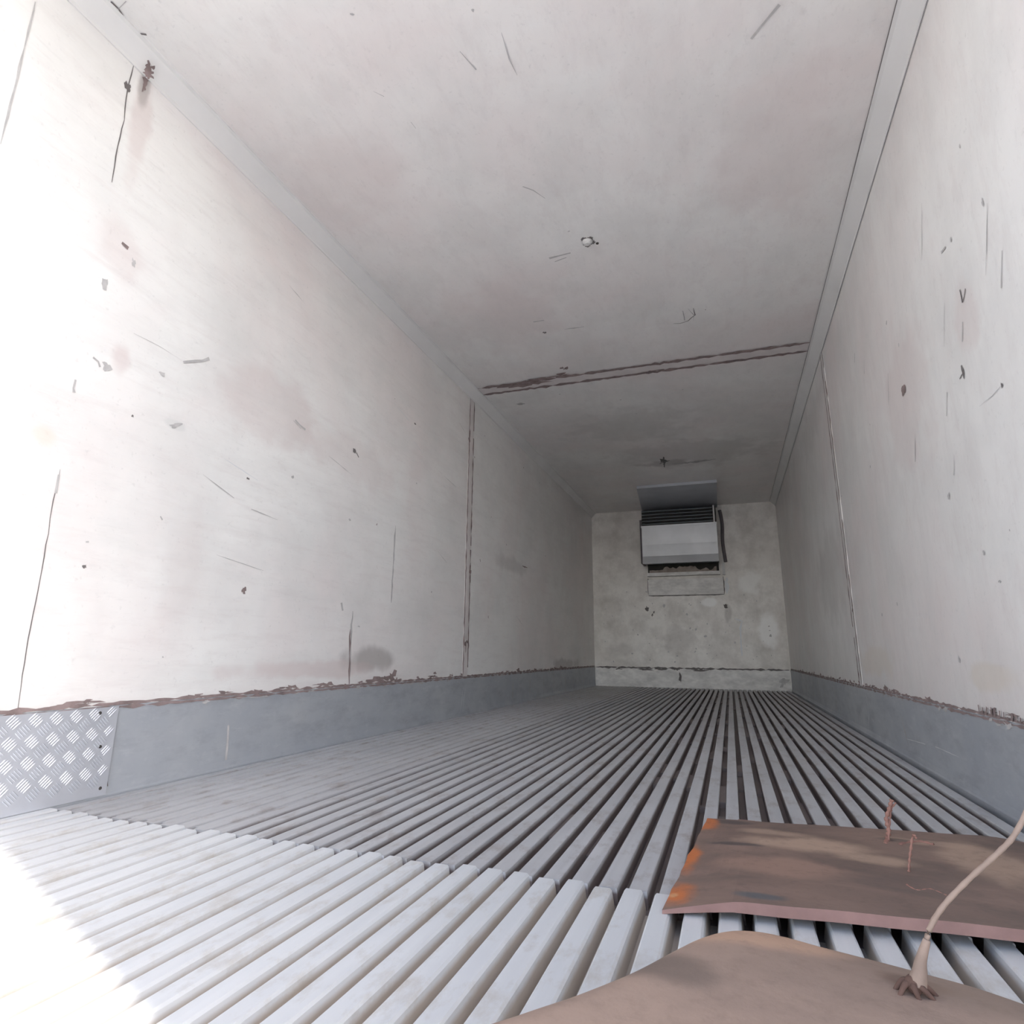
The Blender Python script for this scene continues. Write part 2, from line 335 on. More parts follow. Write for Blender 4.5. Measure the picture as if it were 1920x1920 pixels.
for i in range(12):
    SC.blob(bm, 0, 0, random.uniform(.003, .007), random.uniform(.003, .009), 3, random.uniform(0, 3), n=8, world=(random.uniform(-1.1, 1.1), random.uniform(1, 6), H))
tag(link('ceiling', bm, [M_ceil]+SLOTS, recalc=False), 'stained off-white ceiling of the refrigerated trailer', None, kind='structure')
# back wall
bm = bmesh.new(); box(bm, -W, W, L, L+T, -.06, H+T); bmesh.ops.recalc_face_normals(bm, faces=bm.faces)
for x, y, r, m in ((1213, 1141, .026, 2), (1223, 1153, .014, 2), (1226, 1148, .012, 2), (1361, 1136, .026, 2), (1196, 1190, .01, 3), (1305, 1180, .014, 3), (1323, 1193, .016, 3),
                   (1288, 1152, .014, 3), (1245, 1135, .02, 3), (1445, 1192, .014, 3), (1148, 1155, .008, 3), (1378, 1205, .012, 3), (1212, 1110, .012, 3)):
    SB.blob(bm, x, y, r, r*1.1, m)
SB.ribbon(bm, [(1378, 1160), (1392, 1165), (1388, 1178), (1391, 1230)], .018, 4, gap=.1)
SB.ribbon(bm, [(1362, 1083), (1363, 1113)], .05, 4, jit=.2)
SB.ribbon(bm, [(1478, 1130), (1479, 1150)], .06, 2)
for i in range(60):
    SB.blob(bm, 0, 0, random.uniform(.004, .012), random.uniform(.004, .012), 3, n=8, world=(random.uniform(-1.1, 1.1), L, random.uniform(.3, 1.3)))
tag(link('wall_back', bm, [M_back]+SLOTS, recalc=False), 'stained front bulkhead wall at the far end of the trailer', None, kind='structure')

# ------------------------------------------------------------------ ribbed floor
PITCH_R = .0555; DEP = .030
def ribs(bm, y0, y1, zt, xoff=0, jag=0, c=.0016, sl=.002):
    x = -W+.012+xoff
    while x+.034 < W-.004:
        j = random.uniform(-jag, jag); jz = random.uniform(-.0006, .0006)
        prof = [(x-sl, -DEP+.0), (x+.0, zt+jz-c), (x+c, zt+jz), (x+.034-c, zt+jz), (x+.034, zt+jz-c), (x+.034+sl, -DEP)]
        segs = 1; extrude_profile(bm, prof, y0, y1+j)
        x += PITCH_R
bm = bmesh.new()
box(bm, -W, W, YF-.02, L, -.06, -DEP)
ribs(bm, YF+.004, L, 0.0, .006)
x = -W+.018        # grime packed into the grooves near the left wall, and lumps of it elsewhere
while x < W-.06:
    gx = x+.034+.0008; f = max(0, min(1, (-.38-x)/.35))
    if f > 0: box(bm, gx, gx+PITCH_R-.034-.0016, YF+.03, L-.03, -DEP-.001, -DEP+.0262*f)
    y = 1.4
    while y < 6.5 and x > -.7:
        y += random.uniform(.05, .9); l_ = random.uniform(.02, .25)
        if random.random() < .6: box(bm, gx-.001, gx+PITCH_R-.034-.0006, y, y+l_, -DEP-.001, random.uniform(-.024, -.012))
        y += l_
    x += PITCH_R
fl = tag(link('floor', bm, M_floor), 'worn ribbed aluminium floor running the length of the trailer', None, kind='structure')
bm = bmesh.new()
box(bm, -W, W, Y0, YF-.02, -.06, -DEP)
ribs(bm, Y0, YF-.004, 0.004, 0, .010, .0035, .005)
x = -W+.012
while x < W-.06:
    f = max(0, min(1, (.25-x)/.6)); gx = x+.034+.003
    if f > 0: box(bm, gx, gx+PITCH_R-.034-.006, Y0, YF-.015, -DEP-.001, -DEP+.018*f)
    x += PITCH_R
tag(link('rear_floor_section', bm, M_floor2, fl), 'brighter ribbed floor section nearest the doorway')

# ------------------------------------------------------------------ kick plates (baseboards)
def kick(side, y0, y1):
    bm = bmesh.new(); s = side
    # slightly proud plate with a small foot curved out onto the floor
    prof = [(s*W, -.028), (s*(W-.012), -.028), (s*(W-.012), .004), (s*(W-.0095), .010), (s*(W-.006), .030), (s*(W-.005), .06), (s*(W-.005), K), (s*W, K+.001)]
    extrude_profile(bm, prof, y0, y1); bmesh.ops.recalc_face_normals(bm, faces=bm.faces); return bm
class SurfK(Surf):
    def nrm(s): return Vector((1 if s.v < 0 else -1, 0, 0))
KL, KR = SurfK(X=-W+.005), SurfK(X=W-.005)
def kick_marks(bm, S, x):
    s = 1 if x < 0 else -1
    S.ribbon(bm, [(x, Y0+.3, K-.005), (x, L-.02, K-.005)], .008, 1, world=True, jit=.9, wob=.2, step=.022)
    xw = x-.005 if s > 0 else x+.005
    S.ribbon(bm, [(xw, Y0+.3, K+.006), (xw, L-.02, K+.005)], .009, 1, world=True, jit=.9, wob=.3, step=.022)
    for i in range(55):
        y = random.uniform(1.2, 7.5)
        S.blob(bm, 0, 0, random.uniform(.01, .05), random.uniform(.003, .010), 1, n=16, rough=.9, world=(xw, y, K+random.uniform(.004, .022)))
    for i in range(30):
        y = random.uniform(1.5, 6.5)
        S.blob(bm, 0, 0, random.uniform(.008, .03), random.uniform(.002, .006), 3, n=12, rough=.9, world=(x, y, K-random.uniform(.004, .016)))
    y = 5.0
    while y < 8.3:
        S.ribbon(bm, [(x, y, .02), (x, y+.01, K-.02)], .010, 3, world=True, jit=.2, wob=.1); y += random.uniform(.35, .55)
bm = kick(-1, Y0, L); kick_marks(bm, KL, -W+.005)
KL.ribbon(bm, [(868, 1288), (866, 1310), (863, 1335)], .006, 4); KL.ribbon(bm, [(873, 1288), (869, 1310), (867, 1335)], .004, 4)
KL.ribbon(bm, [(427, 1360), (426, 1395), (423, 1425)], .010, 3, jit=.2)
KL.ribbon(bm, [(200, 1336), (204, 1390), (199, 1440), (202, 1488)], .006, 2)
KL.blob(bm, 191, 1443, .006, .008, 2); KL.blob(bm, 198, 1482, .008, .012, 2)
tag(link('baseboard_left', bm, [M_kick]+SLOTS, recalc=False), 'blue-grey metal kick plate along the foot of the left wall', None, kind='structure')
bm = kick(1, Y0, L); kick_marks(bm, KR, W-.005)
KR.ribbon(bm, [(1621, 1290), (1626, 1310), (1630, 1340), (1629, 1366)], .007, 4, jit=.3)
KR.ribbon(bm, [(1700, 1385), (1760, 1402), (1800, 1420)], .003, 4, gap=.2); KR.ribbon(bm, [(1690, 1340), (1705, 1400)], .008, 3, gap=.3)
for x in range(0, 12):
    SR.ribbon(bm, [(1838+x*8+random.uniform(-2, 2), 1335+x*2.1), (1838+x*8, 1335+x*2.1-random.uniform(5, 16))], .008, 1, eps=.0045, wob=.1)
tag(link('baseboard_right', bm, [M_kick]+SLOTS, recalc=False), 'blue-grey metal kick plate along the foot of the right wall', None, kind='structure')
bm = bmesh.new(); box(bm, -W+.015, W-.015, L-.02, L, -.028, K-.012); bmesh.ops.recalc_face_normals(bm, faces=bm.faces)
S_ = Surf(Y=L-.02)
S_.ribbon(bm, [(-W+.02, L-.02, K-.008), (W-.02, L-.02, K-.008)], .018, 2, world=True, jit=.8)
for x, r in ((-.55, .10), (-.35, .08), (-.15, .05), (.12, .10), (.2, .06), (-.9, .04)): S_.blob(bm, 0, 0, r, .012, 2, rough=.8, world=(x, L-.02, K-.025))
S_.blob(bm, 0, 0, .018, .05, 2, world=(-.10, L-.02, .13)); S_.blob(bm, 0, 0, .05, .05, 3, world=(W-.10, L-.02, .10), rough=.8)
tag(link('baseboard_back', bm, [M_kickback]+SLOTS, recalc=False), 'dirty white metal kick plate below the far bulkhead', None, kind='structure')

# ------------------------------------------------------------------ cove mouldings and seam strips
def cove(side, name, n):
    s = side; bm = bmesh.new(); a = .055
    prof = [(s*W, H-a), (s*(W-.006), H-a), (s*(W-.018), H-a*.62), (s*(W-a*.55), H-a*.34), (s*(W-a*.98), H-.014), (s*(W-a-.004), H-.005), (s*(W-a-.004), H), (s*W, H)]
    prof = [(s*W, H-a-.012), (s*(W-.005), H-a-.012), (s*(W-.007), H-a), (s*(W-.022), H-a*.72), (s*(W-a*.72), H-.022), (s*(W-a), H-.007), (s*(W-a-.012), H-.005), (s*(W-a-.012), H), (s*W, H)]
    extrude_profile(bm, prof, Y0, L); bmesh.ops.recalc_face_normals(bm, faces=bm.faces)
    S = Surf(X=s*W)
    if s < 0:
        class Slant(Surf):
            def nrm(q): return Vector((1, 0, -1)).normalized()
        sl_ = Slant(X=-W+.030)
        for (x, y), a, b in (((279, 122), .020, .014), ((283, 110), .016, .010), ((276, 136), .018, .010)):
            sl_.blob(bm, x, y, a*.7, b*1.3, 1, rough=.9, n=22, eps=.012)
    for zz, sf, xx in ((H-a-.013, S, s*W), (H, Surf(Z=H), s*(W-a-.013))):
        sf.ribbon(bm, [(xx, Y0, zz), (xx, L, zz)], .0035, 3 if s < 0 else 2, world=True, jit=.4, wob=.15, step=.12, gap=.05 if s < 0 else 0)
    return tag(link(name, bm, [M_cove]+SLOTS, recalc=False), n, None, kind='structure')
cove(-1, 'trim_1', 'white cove moulding between the left wall and the ceiling')
cove(1, 'trim_2', 'white cove moulding between the right wall and the ceiling')
# ceiling seam strip with its two rusty edges
ys0, ys1 = 3.90, 4.09
def strip(name, label, S, pa, pb, half, line=.014, gap1=0, gap2=0, blobs=(), mat=M_strip):
    bm = bmesh.new(); Nn = S.nrm(); a, b = Vector(pa), Vector(pb); d = (b-a).normalized(); t = Nn.cross(d)*half
    vs_ = [a-t, a+t, b+t, b-t]; lo = [bm.verts.new(v) for v in vs_]; hi = [bm.verts.new(v+Nn*.003) for v in vs_]
    bm.faces.new(lo[::-1]); bm.faces.new(hi)
    for i in range(4): bm.faces.new((lo[i], lo[(i+1) % 4], hi[(i+1) % 4], hi[i]))
    bmesh.ops.recalc_face_normals(bm, faces=bm.faces)
    S.ribbon(bm, [a+t, b+t], line, 1, world=True, jit=.7, wob=.25, step=.03, gap=gap1, eps=.0042)
    S.ribbon(bm, [a-t, b-t], line, 1, world=True, jit=.7, wob=.25, step=.03, gap=gap2, eps=.0042)
    for c, r1, r2 in blobs: S.blob(bm, 0, 0, r1, r2, 1, rough=1.0, n=24, world=c, eps=.0045)
    return tag(link(name, bm, [mat]+SLOTS, recalc=False), label, None, kind='structure')
strip('trim_3', 'rust-edged seam strip across the ceiling', SC, (-W+.07, YS+.005, H), (W-.07, YS+.045, H), .060, .030, .02, .0,
      [((-.83, YS-.02, H), .12, .032), ((-.70, YS-.03, H), .10, .030), ((-.95, YS-.04, H), .05, .02), ((-.50, YS-.075, H), .05, .018), ((.12, YS+.07, H), .10, .02)])
strip('trim_4', 'rust-edged seam strip down the left wall', SL, (-W, YS, K+.004), (-W, YS, H-.07), .040, .013, .05, .05,
      [((-W, YS+.04, 1.0), .014, .05), ((-W, YS-.04, 2.0), .012, .05), ((-W, YS, .5), .015, .04)])
strip('trim_5', 'rust-edged seam strip down the right wall', SR, (W, YS+.03, K+.004), (W, YS+.03, H-.07), .034, .015, .15, .25,
      [((W, YS, .7), .012, .03)], mat=M_right)
# ------------------------------------------------------------------ tread plate patch
tp = bpy.data.objects.new('tread_plate', None); COL.objects.link(tp); tp.location = (-W+.012, .85, 0.001)
tag(tp, 'bright aluminium tread plate patched over the kick plate at lower left', 'metal plate')
bm = bmesh.new(); yA, yB = .45, 1.392
xf = -W+.0125
box(bm, -W+.0122, xf+.0015, yA, yB, .006, K-.002)
c = .0385; hx = xf+.0015
R2 = math.sqrt(.5)
for i in range(-30, 40):
    for j in range(-30, 40):
        yy = yA+(i+j)*c*R2; zz = .02+(j-i)*c*R2
        if not (yA+.01 < yy < yB-.01 and .02 < zz < K-.016): continue
        a = math.pi/4 if (i+j) % 2 == 0 else -math.pi/4
        du = Vector((0, math.cos(a), math.sin(a))); dv = Vector((0, -math.sin(a), math.cos(a)))
        # cells alternate by checkerboard parity of the lattice
        if (i % 2) == 0: a = math.pi/4
        else: a = -math.pi/4
        if (j % 2): a = -a
        du = Vector((0, math.cos(a), math.sin(a))); dv = Vector((0, -math.sin(a), math.cos(a)))
        for k in range(5):
            cc = Vector((hx, yy, zz))+dv*(k-2)*.0070; hl = .0165-abs(k-2)*.0012; hw = .0019
            if not (yA+.004 < cc.y-hl*.7 and cc.y+hl*.7 < yB-.004): continue
            ring = [bm.verts.new(cc+du*hl*p+dv*hw*q) for p, q in ((1, 0), (.6, 1), (-.6, 1), (-1, 0), (-.6, -1), (.6, -1))]
            top = [bm.verts.new(cc+du*hl*p+Vector((.0018, 0, 0))) for p in (.55, -.55)]
            for f in ((ring[0], ring[1], top[0]), (ring[1], ring[2], top[1], top[0]), (ring[2], ring[3], top[1]), (ring[3], ring[4], top[1]), (ring[4], ring[5], top[0], top[1]), (ring[5], ring[0], top[0])):
                bm.faces.new(f)
o = link('plate', bm, M_tread); o.parent = tp; o.matrix_parent_inverse = Matrix.Translation(-tp.location)
def child(name, bm, mats, root, smooth=False, label=None):
    o = link(name, bm, mats, None, smooth); o.parent = root; o.matrix_parent_inverse = Matrix.Translation(-root.location)
    if label: o['label'] = label
    return o
def dome(bm, c, nrm, r, h, seg=10):
    nrm = Vector(nrm); a = nrm.orthogonal().normalized(); b = nrm.cross(a); rings = []
    for rr, hh in ((1, 0), (.85, .6), (.5, .92)):
        rings.append([bm.verts.new(Vector(c)+nrm*h*hh+r*rr*(a*math.cos(2*math.pi*k/seg)+b*math.sin(2*math.pi*k/seg))) for k in range(seg)])
    for A, B in zip(rings, rings[1:]):
        for k in range(seg): bm.faces.new((A[k], A[(k+1) % seg], B[(k+1) % seg], B[k]))
    bm.faces.new(rings[-1]); bm.faces.new(rings[0][::-1])
for py in (1337, 1400, 1478):
    p = ray(188, py, X=-W+.014); bm = bmesh.new(); dome(bm, (xf+.0015, min(p.y, yB-.012), max(.02, min(p.z, K-.012))), (1, 0, 0), .005, .002); child('rivet', bm, M_dark, tp)

# ------------------------------------------------------------------ refrigeration unit on the far bulkhead
YU = L-.34
def B(px, py, Y): return ray(px, py, Y=Y)
un = bpy.data.objects.new('refrigeration_unit', None); COL.objects.link(un)
pa = B(1203, 988, YU); pb = B(1347, 1056, YU)
xl, xr = B(1204, 1020, YU).x, B(1346, 1020, YU).x
zt_ = B(1275, 983, YU).z; zb_ = B(1275, 1055, YU).z
un.location = (0.5*(xl+xr), L, zb_)
tag(un, 'bare metal refrigeration unit high on the far bulkhead with louvred outlet', 'refrigeration unit')
bm = bmesh.new()                         # housing: front sheet folded out at the bottom lip
prof = [(YU, zt_), (YU-.003, (zt_+zb_)/2), (YU-.012, zb_+.10), (YU-.035, zb_), (YU-.030, zb_-.006), (YU+.02, zb_+.03), (L-.004, zb_+.03), (L-.004, zt_)]
va = [bm.verts.new((xl, y, z)) for y, z in prof]; vb = [bm.verts.new((xr, y, z)) for y, z in prof]
for i in range(len(prof)): bm.faces.new((va[i], va[(i+1) % len(prof)], vb[(i+1) % len(prof)], vb[i]))
bm.faces.new(va); bm.faces.new(vb[::-1]); child('housing', bm, M_steel, un)
bm = bmesh.new(); box(bm, xl-.006, xr+.006, YU-.008, YU+.012, zt_-.02, zt_+.004); child('rim', bm, M_steel, un)
# louvred outlet between the housing and the ceiling duct
zl1 = min(B(1275, 952, YU+.02).z, H-.03)
bm = bmesh.new(); box(bm, xl, xr, YU+.06, L-.004, zt_+.004, zl1); child('outlet_box', bm, M_dark, un)  # solid box, the outlet's dark inside is put into its colour
for k in range(5):
    z = zt_+.02+(zl1-zt_-.03)*k/4.6; bm = bmesh.new()
    v = [(YU-.002, z), (YU+.058, z+.030), (YU+.058, z+.036), (YU-.002, z+.006)]
    a_ = [bm.verts.new((xl+.01, y, q)) for y, q in v]; b_ = [bm.verts.new((xr-.04, y, q)) for y, q in v]
    for i in range(4): bm.faces.new((a_[i], a_[(i+1) % 4], b_[(i+1) % 4], b_[i]))
    bm.faces.new(a_); bm.faces.new(b_[::-1]); child('louvre', bm, M_fin, un)
bm = bmesh.new(); box(bm, xr-.035, xr-.015, YU-.004, YU+.06, zt_+.004, zl1); child('bracket', bm, M_conduit, un, label='white upright bracket at the right end of the louvres')
# dark solid painted as the shaded return air opening under the housing with its torn edge
zo = ray(1280, 1078, Y=L).z
bm = bmesh.new(); box(bm, xl+.03, xr-.01, L-.05, L-.004, zo, zb_+.029); child('return_opening_shade', bm, M_dark, un)
bm = bmesh.new(); prev = None
for i in range(40):
    x = xl+.05+(xr-xl-.09)*i/39; t_ = zo+.075+.05*noise.noise(Vector((i*.35, 2, 1)))+(.025 if 8 < i < 28 else -.01)
    cur = [bm.verts.new((x, y, z)) for y, z in ((L-.085, zo+.03), (L-.08, max(t_, zo+.045)), (L-.051, max(t_, zo+.045)), (L-.051, zo+.03))]
    if prev:
        for k in range(4): bm.faces.new((prev[k], prev[(k+1) % 4], cur[(k+1) % 4], cur[k]))
    else: bm.faces.new(cur)
    prev = cur
bm.faces.new(prev[::-1]); child('torn_edge', bm, M_foam, un)
bm = bmesh.new(); box(bm, xl+.02, xr+.0, L-.09, L-.004, zo-.014, zo+.030); child('sill', bm, M_kickback, un)
bm = bmesh.new(); box(bm, xl-.03, xl, YU+.05, L-.004, zb_+.02, zt_+.1); child('side_shadow', bm, M_pipe_shade, un)  # dark strip: shadow at the housing's left edge, built as a solid

# closing panel
bm = bmesh.new(); p1 = ray(1215, 1085, Y=L); p2 = ray(1358, 1114, Y=L)
box(bm, p1.x, p2.x, L-.030, L-.002, p2.z, p1.z-.02)
for a_, b_ in (((p1.x, p2.z), (p2.x, p2.z)), ((p1.x, p2.z), (p1.x, p1.z)), ((p2.x, p2.z), (p2.x, p1.z))):
    SB.ribbon(bm, [(a_[0], L, a_[1]), (b_[0], L, b_[1])], .022, 1, world=True, jit=.3, wob=.1)
pn = link('access_panel', bm, [M_kickback, M_crack]); tag(pn, 'plain off-white access panel just below the refrigeration unit', 'panel')
# ceiling duct plate
bm = bmesh.new()
q = [(-.40, 7.12), (.53, 7.12), (xr+.02, L-.01), (xl-.02, L-.01)]
lo = [bm.verts.new((x, y, H-.035)) for x, y in q]; hi = [bm.verts.new((x, y, H-.001)) for x, y in q]
bm.faces.new(lo); bm.faces.new(hi[::-1])
for i in range(4): bm.faces.new((lo[i], lo[(i+1) % 4], hi[(i+1) % 4], hi[i]))
dp = link('air_duct', bm, M_dksteel); tag(dp, 'dark sheet-metal air duct flat under the ceiling above the refrigeration unit', 'air duct')
# conduit beside the unit
cn = bpy.data.objects.new('conduit', None); COL.objects.link(cn); xc = ray(1355, 1050, Y=L-.05).x
cn.location = (xc, L-.02, zo)
tag(cn, 'blackened conduit running up the right side of the refrigeration unit', 'conduit')
bm = bmesh.new(); tube(bm, smooth_pts([(xr+.05, L-.035, H-.08), (xr+.07, L-.035, 2.15), (xr+.06, L-.035, 1.9), (xr+.08, L-.035, zb_+.03)]), .022, 8); child('pipe', bm, M_pipe_shade, cn, True)
bm = bmesh.new(); box(bm, xr+.03, xr+.065, L-.06, L-.003, zo-.02, zb_+.02); child('white_channel', bm, M_conduit, cn, label='short white channel at the foot of the conduit')

# ceiling fitting
p = ray(1101, 453, Z=H)
bm = bmesh.new(); dome(bm, (p.x, p.y, H), (0, 0, -1), .024, .018, 14)
cf = link('ceiling_cap', bm, M_conduit, smooth=False); tag(cf, 'small round white cap on the ceiling with a dark screw beside it', 'cap')
bm = bmesh.new(); q_ = ray(1120, 456, Z=H); dome(bm, (q_.x, q_.y, H), (0, 0, -1), .008, .006, 8)
child('screw', bm, M_dark, cf)
bm = bmesh.new()
for k in range(24):
    a0, a1 = 2*math.pi*k/24, 2*math.pi*(k+1)/24
    if 9 < k < 14: continue
    r0, r1 = .027, .036+.006*math.sin(k*1.3)
    vv = [bm.verts.new((p.x+r*math.cos(a), p.y+r*math.sin(a), H-.0015)) for r, a in ((r0, a0), (r1, a0), (r1, a1), (r0, a1))]; bm.faces.new(vv)
child('sealant_ring', bm, M_crack, cf)

# ------------------------------------------------------------------ rusty brown plate on the ribs
def rust_plate_mat(name, warm, spots):
    n = N(name)
    c = n.mix(n.ramp(n.noise(4, (1, 2.2, 1), 6, .6, dist=.5), (.35, 0), (.68, 1)), warm[0], warm[1])
    for p, r, col, a, wv in spots: c = n.mix(n.spot(p, r, a, wv, 9.0), c, col)
    c = n.mix(n.math('MULTIPLY', n.ramp(n.noise(40, (1, 1, 1), 5, .7), (.5, 0), (.75, 1)), .35), c, tuple(x*.55 for x in warm[1]))
    return n.fin(c, .62, .0, n.noise(30, (1, 1, 1), 5, .7), .25, .003)
ZB = .034
def G(px, py, z=ZB): return ray(px, py, Z=z)
A_, B_, C_, D_ = G(1240, 1676), G(1326, 1533), G(1846, 1566), G(1920, 1776)
ORANGE = (.50, .15, .045); TANB = (.43, .30, .22); DKB = (.09, .07, .065)
def sp(px, py, a, b, col, am, wv=.3): p = G(px, py); return (tuple(p), (a, b, .5), col, am, wv)
M_plate = rust_plate_mat('rust_brown_plate', ((.25, .165, .13), (.15, .105, .085)), [
    sp(1520, 1585, .17, .07, TANB, .95), sp(1640, 1612, .10, .05, TANB, .8), sp(1450, 1560, .10, .04, TANB, .7), sp(1480, 1625, .16, .07, (.33, .205, .155), .8),
    sp(1860, 1620, .10, .16, TANB, .85), sp(1740, 1580, .12, .03, TANB, .7), sp(1370, 1541, .07, .03, DKB, .9), sp(1372, 1580, .08, .016, DKB, .9, .5),
    sp(1268, 1657, .050, .060, ORANGE, 1, .45), sp(1292, 1592, .032, .095, ORANGE, .95, .45), sp(1324, 1542, .045, .07, ORANGE, .9, .4), sp(1262, 1655, .02, .02, (.62, .33, .16), .9, .6), sp(1255, 1625, .015, .06, (.38, .15, .07), .6, .3),
    sp(1430, 1680, .06, .02, (.10, .11, .12), .8), sp(1680, 1575, .05, .02, DKB, .6), sp(1700, 1660, .16, .06, (.13, .095, .08), .6)])
M_edge = plain('reddish_plate_edge', (.36, .21, .18), .7, 0, .3, s=12)
rp = bpy.data.objects.new('rusty_plate', None); COL.objects.link(rp)
rp.location = ((A_.x+C_.x)/2, (A_.y+C_.y)/2, 0)
tag(rp, 'rusty brown plate with orange left edge lying flat on the ribbed floor', 'plate')
NU, NV, TH = 40, 18, .017
E2 = Vector((1.17, 1.235, 0)); C2 = Vector((1.16, 1.60, 0))
bm = bmesh.new(); top = []; bot = []
def outline(u, v):
    # u: left -> right, v: near -> far
    near = A_.lerp(D_, u*1.0) if u < .74 else None
    n_ = A_ + (Vector((1.15, 1.216, 0))-A_)*u; n_.z = 0
    far_end = Vector((1.15, 1.62, 0))
    s0 = .86
    if u < s0: f_ = B_.lerp(C_, u/s0)
    else:
        t = (u-s0)/(1-s0); f_ = C_.lerp(far_end, t); f_ += Vector((.035, .03, 0))*math.sin(math.pi*t)*.8
    # wobbly left edge
    p = n_.lerp(f_, v)
    if u < .12: p.x += (.006*noise.noise(Vector((v*9, 3, 1))))*(1-u/.12)
    return p
for i in range(NU+1):
    rt_, rb_ = [], []
    for j in range(NV+1):
        u, v = i/NU, j/NV; p = outline(u, v)
        lift = .016 + .003*math.sin(u*3.1)*(1-v) - .012*max(0, 1-u/.15)*(1-v) + .0015*noise.noise(Vector((u*6, v*4, 0)))
        lift = max(lift, .0012)
        th = TH*(.35+.65*min(1, u/.18)) if v < .5 else TH
        th = TH*(.35+.65*min(1, u/.18+v))
        rb_.append(bm.verts.new((p.x, p.y, lift))); rt_.append(bm.verts.new((p.x, p.y, lift+th)))
    top.append(rt_); bot.append(rb_)
for i in range(NU):
    for j in range(NV):
        bm.faces.new((top[i][j], top[i+1][j], top[i+1][j+1], top[i][j+1])); bm.faces.new((bot[i][j], bot[i][j+1], bot[i+1][j+1], bot[i+1][j]))
for i in range(NU):
    for j in (0, NV):
        f = bm.faces.new((top[i][j], bot[i][j], bot[i+1][j], top[i+1][j])); f.material_index = 1
for j in range(NV):
    for i in (0, NU):
        f = bm.faces.new((top[i][j], top[i][j+1], bot[i][j+1], bot[i][j])); f.material_index = 1 if i else 0
child('plate', bm, [M_plate, M_edge], rp)
# bottom bend: the plate stands on its folded corners
for xx, yy in ((.55, 1.28), (1.08, 1.28), (.55, 1.74), (1.0, 1.70)):
    bm = bmesh.new(); box(bm, xx-.02, xx+.02, yy-.02, yy+.02, .0006, .0175); child('foot', bm, M_edge, rp)
M_wire = plain('rusty_wire', (.36, .19, .15), .7, .2, .3, s=30)
M_clear = plain('dry_tan_twine', (.33, .24, .19), .8, 0, .25, s=30)
def wire(name, pts, r, root, mat, label=None, wob=.35):
    bm = bmesh.new(); P = smooth_pts(pts, 7)
    rr = [r*(1+wob*math.sin(i*1.9)) for i in range(len(P))]
    tube(bm, P, rr, 7); return child(name, bm, mat, root, True, label)
b0 = G(1664, 1575)
def YP(px, py, y): return ray(px, py, Y=y)
y_ = b0.y
wire('wire_tie', [tuple(b0+Vector((-.01, -.03, -.003))), tuple(b0+Vector((0, 0, .003))), YP(1666, 1556, y_), YP(1662, 1535, y_), YP(1668, 1515, y_), YP(1672, 1499, y_)], .0042, rp, M_wire, 'rusty twisted wire sticking up')
wire('wire_tie', [tuple(b0+Vector((.0, -.01, .001))), YP(1668, 1545, y_), YP(1671, 1518, y_), YP(1680, 1505, y_)], .002, rp, M_wire)
b1 = G(1704, 1635)
wire('wire_tie', [tuple(b1), YP(1705, 1615, b1.y), YP(1708, 1590, b1.y), YP(1712, 1566, b1.y), YP(1718, 1572, b1.y)], .0022, rp, M_wire)
wire('wire_tie', [tuple(b0+Vector((.02, -.03, 0))), tuple(G(1690, 1582)), tuple(G(1725, 1578)), tuple(G(1750, 1584))], .003, rp, M_wire)
wire('wire_tie', [tuple(G(1700, 1660)+Vector((0, 0, .001))), tuple(G(1720, 1670)), tuple(G(1745, 1668)), tuple(G(1775, 1680))], .0018, rp, M_wire)

# ------------------------------------------------------------------ domed brown plate in the foreground
ZF = .060
O = [(905, 1990), (985, 1945), (1070, 1900), (1150, 1862), (1228, 1822), (1275, 1790), (1310, 1768), (1345, 1754), (1385, 1748), (1430, 1751), (1480, 1762), (1540, 1779), (1655, 1809), (1740, 1832), (1826, 1856), (1920, 1889), (2040, 1935), (2180, 1995)]
Op = smooth_pts([ray(x, y, Z=ZF) for x, y in O], 4)
In = [Vector((.16+.66*t+.0, .55-.06*math.cos(t*3), 0)) for t in [i/(len(Op)-1) for i in range(len(Op))]]
M_fg = rust_plate_mat('tan_brown_plate', ((.38, .27, .21), (.30, .215, .17)), [
    (tuple(ray(1400, 1775, Z=ZF)), (.14, .07, .5), (.56, .36, .25), .9, .25), (tuple(ray(1240, 1850, Z=ZF)), (.08, .05, .5), (.12, .095, .08), .6, .3),  # first patch paints the highlight at the tip into the colour
    (tuple(ray(1718, 1880, Z=ZF)), (.05, .03, .5), (.16, .10, .075), .8, .5), (tuple(ray(1860, 1890, Z=ZF)), (.12, .08, .5), (.30, .22, .17), .6, .3)])
fp = bpy.data.objects.new('curved_plate', None); COL.objects.link(fp); fp.location = (.52, .85, 0)
tag(fp, 'curved tan-brown plate in the foreground bottom right with twine tied through it', 'plate')
bm = bmesh.new(); NS = 14; g = []; cs = []
for j, (o_, i_) in enumerate(zip(Op, In)):
    col_ = []
    for s in range(NS+1):
        t = s/NS; t2 = t**1.4
        p = Vector((o_.x, o_.y, 0)).lerp(i_, t2)
        z = ZF+.030*(1-(1-min(t*1.6, 1))**2)-.012*t
        col_.append((p, z))
    g.append(col_)
th = .012
tp_ = [[bm.verts.new((p.x, p.y, z)) for p, z in c] for c in g]; bt_ = [[bm.verts.new((p.x, p.y, z-th)) for p, z in c] for c in g]
n1, n2 = len(g)-1, NS
for i in range(n1):
    for j in range(n2):
        bm.faces.new((tp_[i][j], tp_[i+1][j], tp_[i+1][j+1], tp_[i][j+1])); bm.faces.new((bt_[i][j], bt_[i][j+1], bt_[i+1][j+1], bt_[i+1][j]))
    # rim rolls down under the front edge
    lo_ = None
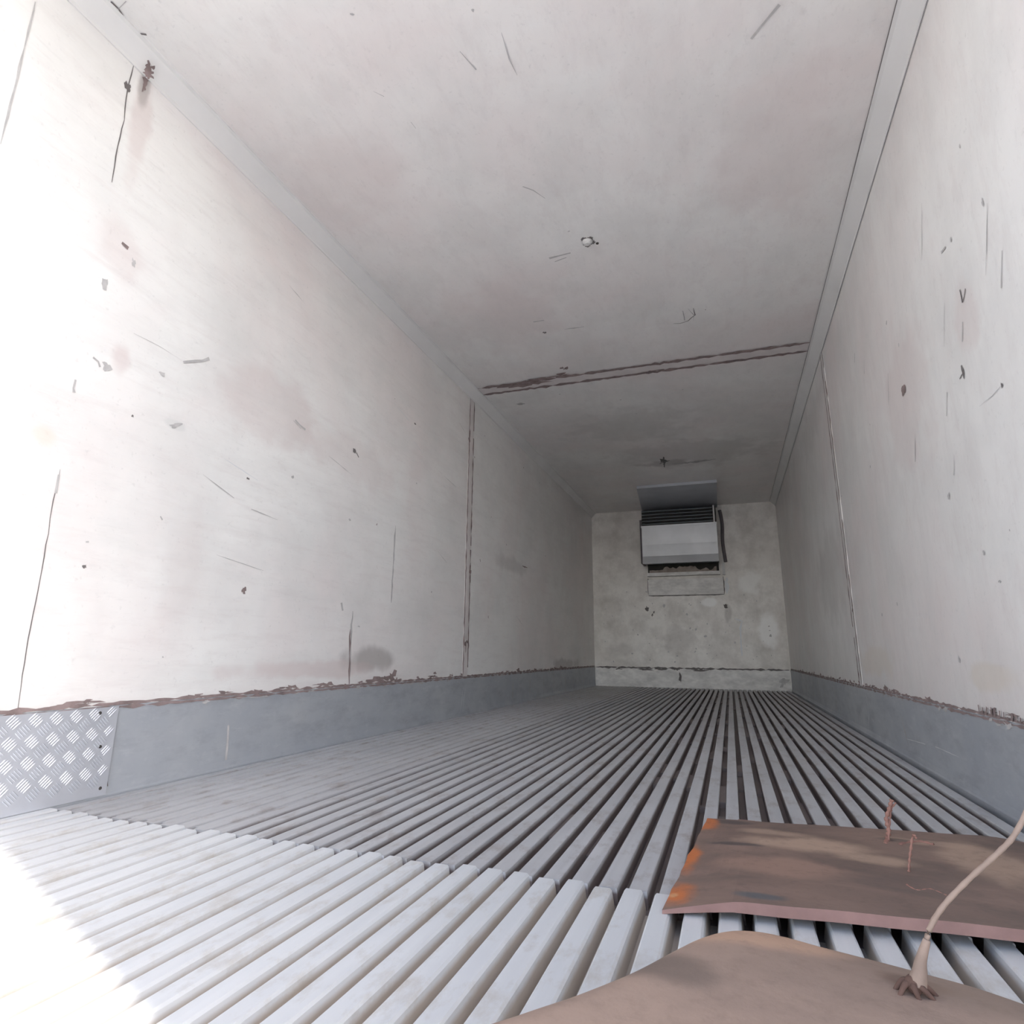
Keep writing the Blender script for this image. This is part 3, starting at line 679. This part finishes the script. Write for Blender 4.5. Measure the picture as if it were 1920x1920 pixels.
for i in range(n1):
    for j in (0, n2): bm.faces.new((tp_[i][j], bt_[i][j], bt_[i+1][j], tp_[i+1][j]))
for j in range(n2):
    for i in (0, n1): bm.faces.new((tp_[i][j], tp_[i][j+1], bt_[i][j+1], bt_[i][j]))
child('plate', bm, M_fg, fp, True)
for xx, yy, zz in ((.30, .62, .055), (.72, .62, .055), (.52, .92, .060)):
    bm = bmesh.new(); box(bm, xx-.02, xx+.02, yy-.02, yy+.02, .0042, zz); child('foot', bm, M_fg, fp)
k0 = ray(1716, 1862, Z=ZF+.022)
yk = k0.y
wire('twine', [tuple(k0), YP(1720, 1838, yk), YP(1729, 1800, yk+.002), YP(1742, 1745, yk+.004), YP(1768, 1700, yk+.006), YP(1815, 1650, yk+.01), YP(1868, 1602, yk+.015), YP(1902, 1565, yk+.02), YP(1935, 1500, yk+.025), YP(1970, 1420, yk+.03)], .0027, fp, M_clear, 'tan twine rising to the right', .08)
bm = bmesh.new(); P = [YP(1720, 1846, yk), YP(1724, 1825, yk), YP(1727, 1800, yk), YP(1738, 1762, yk)]; tube(bm, smooth_pts(P), [.0095-.006*i/18 for i in range(19)], 8); child('twine_wrap', bm, M_clear, fp, True)
M_knot = plain('dark_twine_knot', (.15, .085, .065), .9, 0, .4, s=30)
bm = bmesh.new()
for i in range(7):
    a = i*2*math.pi/7; q5 = random.uniform(.7, 1.15); tube(bm, smooth_pts([k0+Vector((0, 0, .008)), k0+Vector((.010*math.cos(a), .010*math.sin(a), .008)), k0+Vector((.022*q5*math.cos(a+.3), .015*q5*math.sin(a+.3), -.002))]), [.0045-.0026*t_/12 for t_ in range(13)], 6)
bmesh.ops.create_icosphere(bm, subdivisions=2, radius=.009, matrix=Matrix.Translation(k0+Vector((0, 0, .008))))
child('knot', bm, M_knot, fp, True)

# ------------------------------------------------------------------ outside
bm = bmesh.new(); box(bm, -40, 40, -40, 40, -1.45, -1.30)
tag(link('ground', bm, M_ground), 'sunlit concrete ground outside the trailer', None, kind='structure')
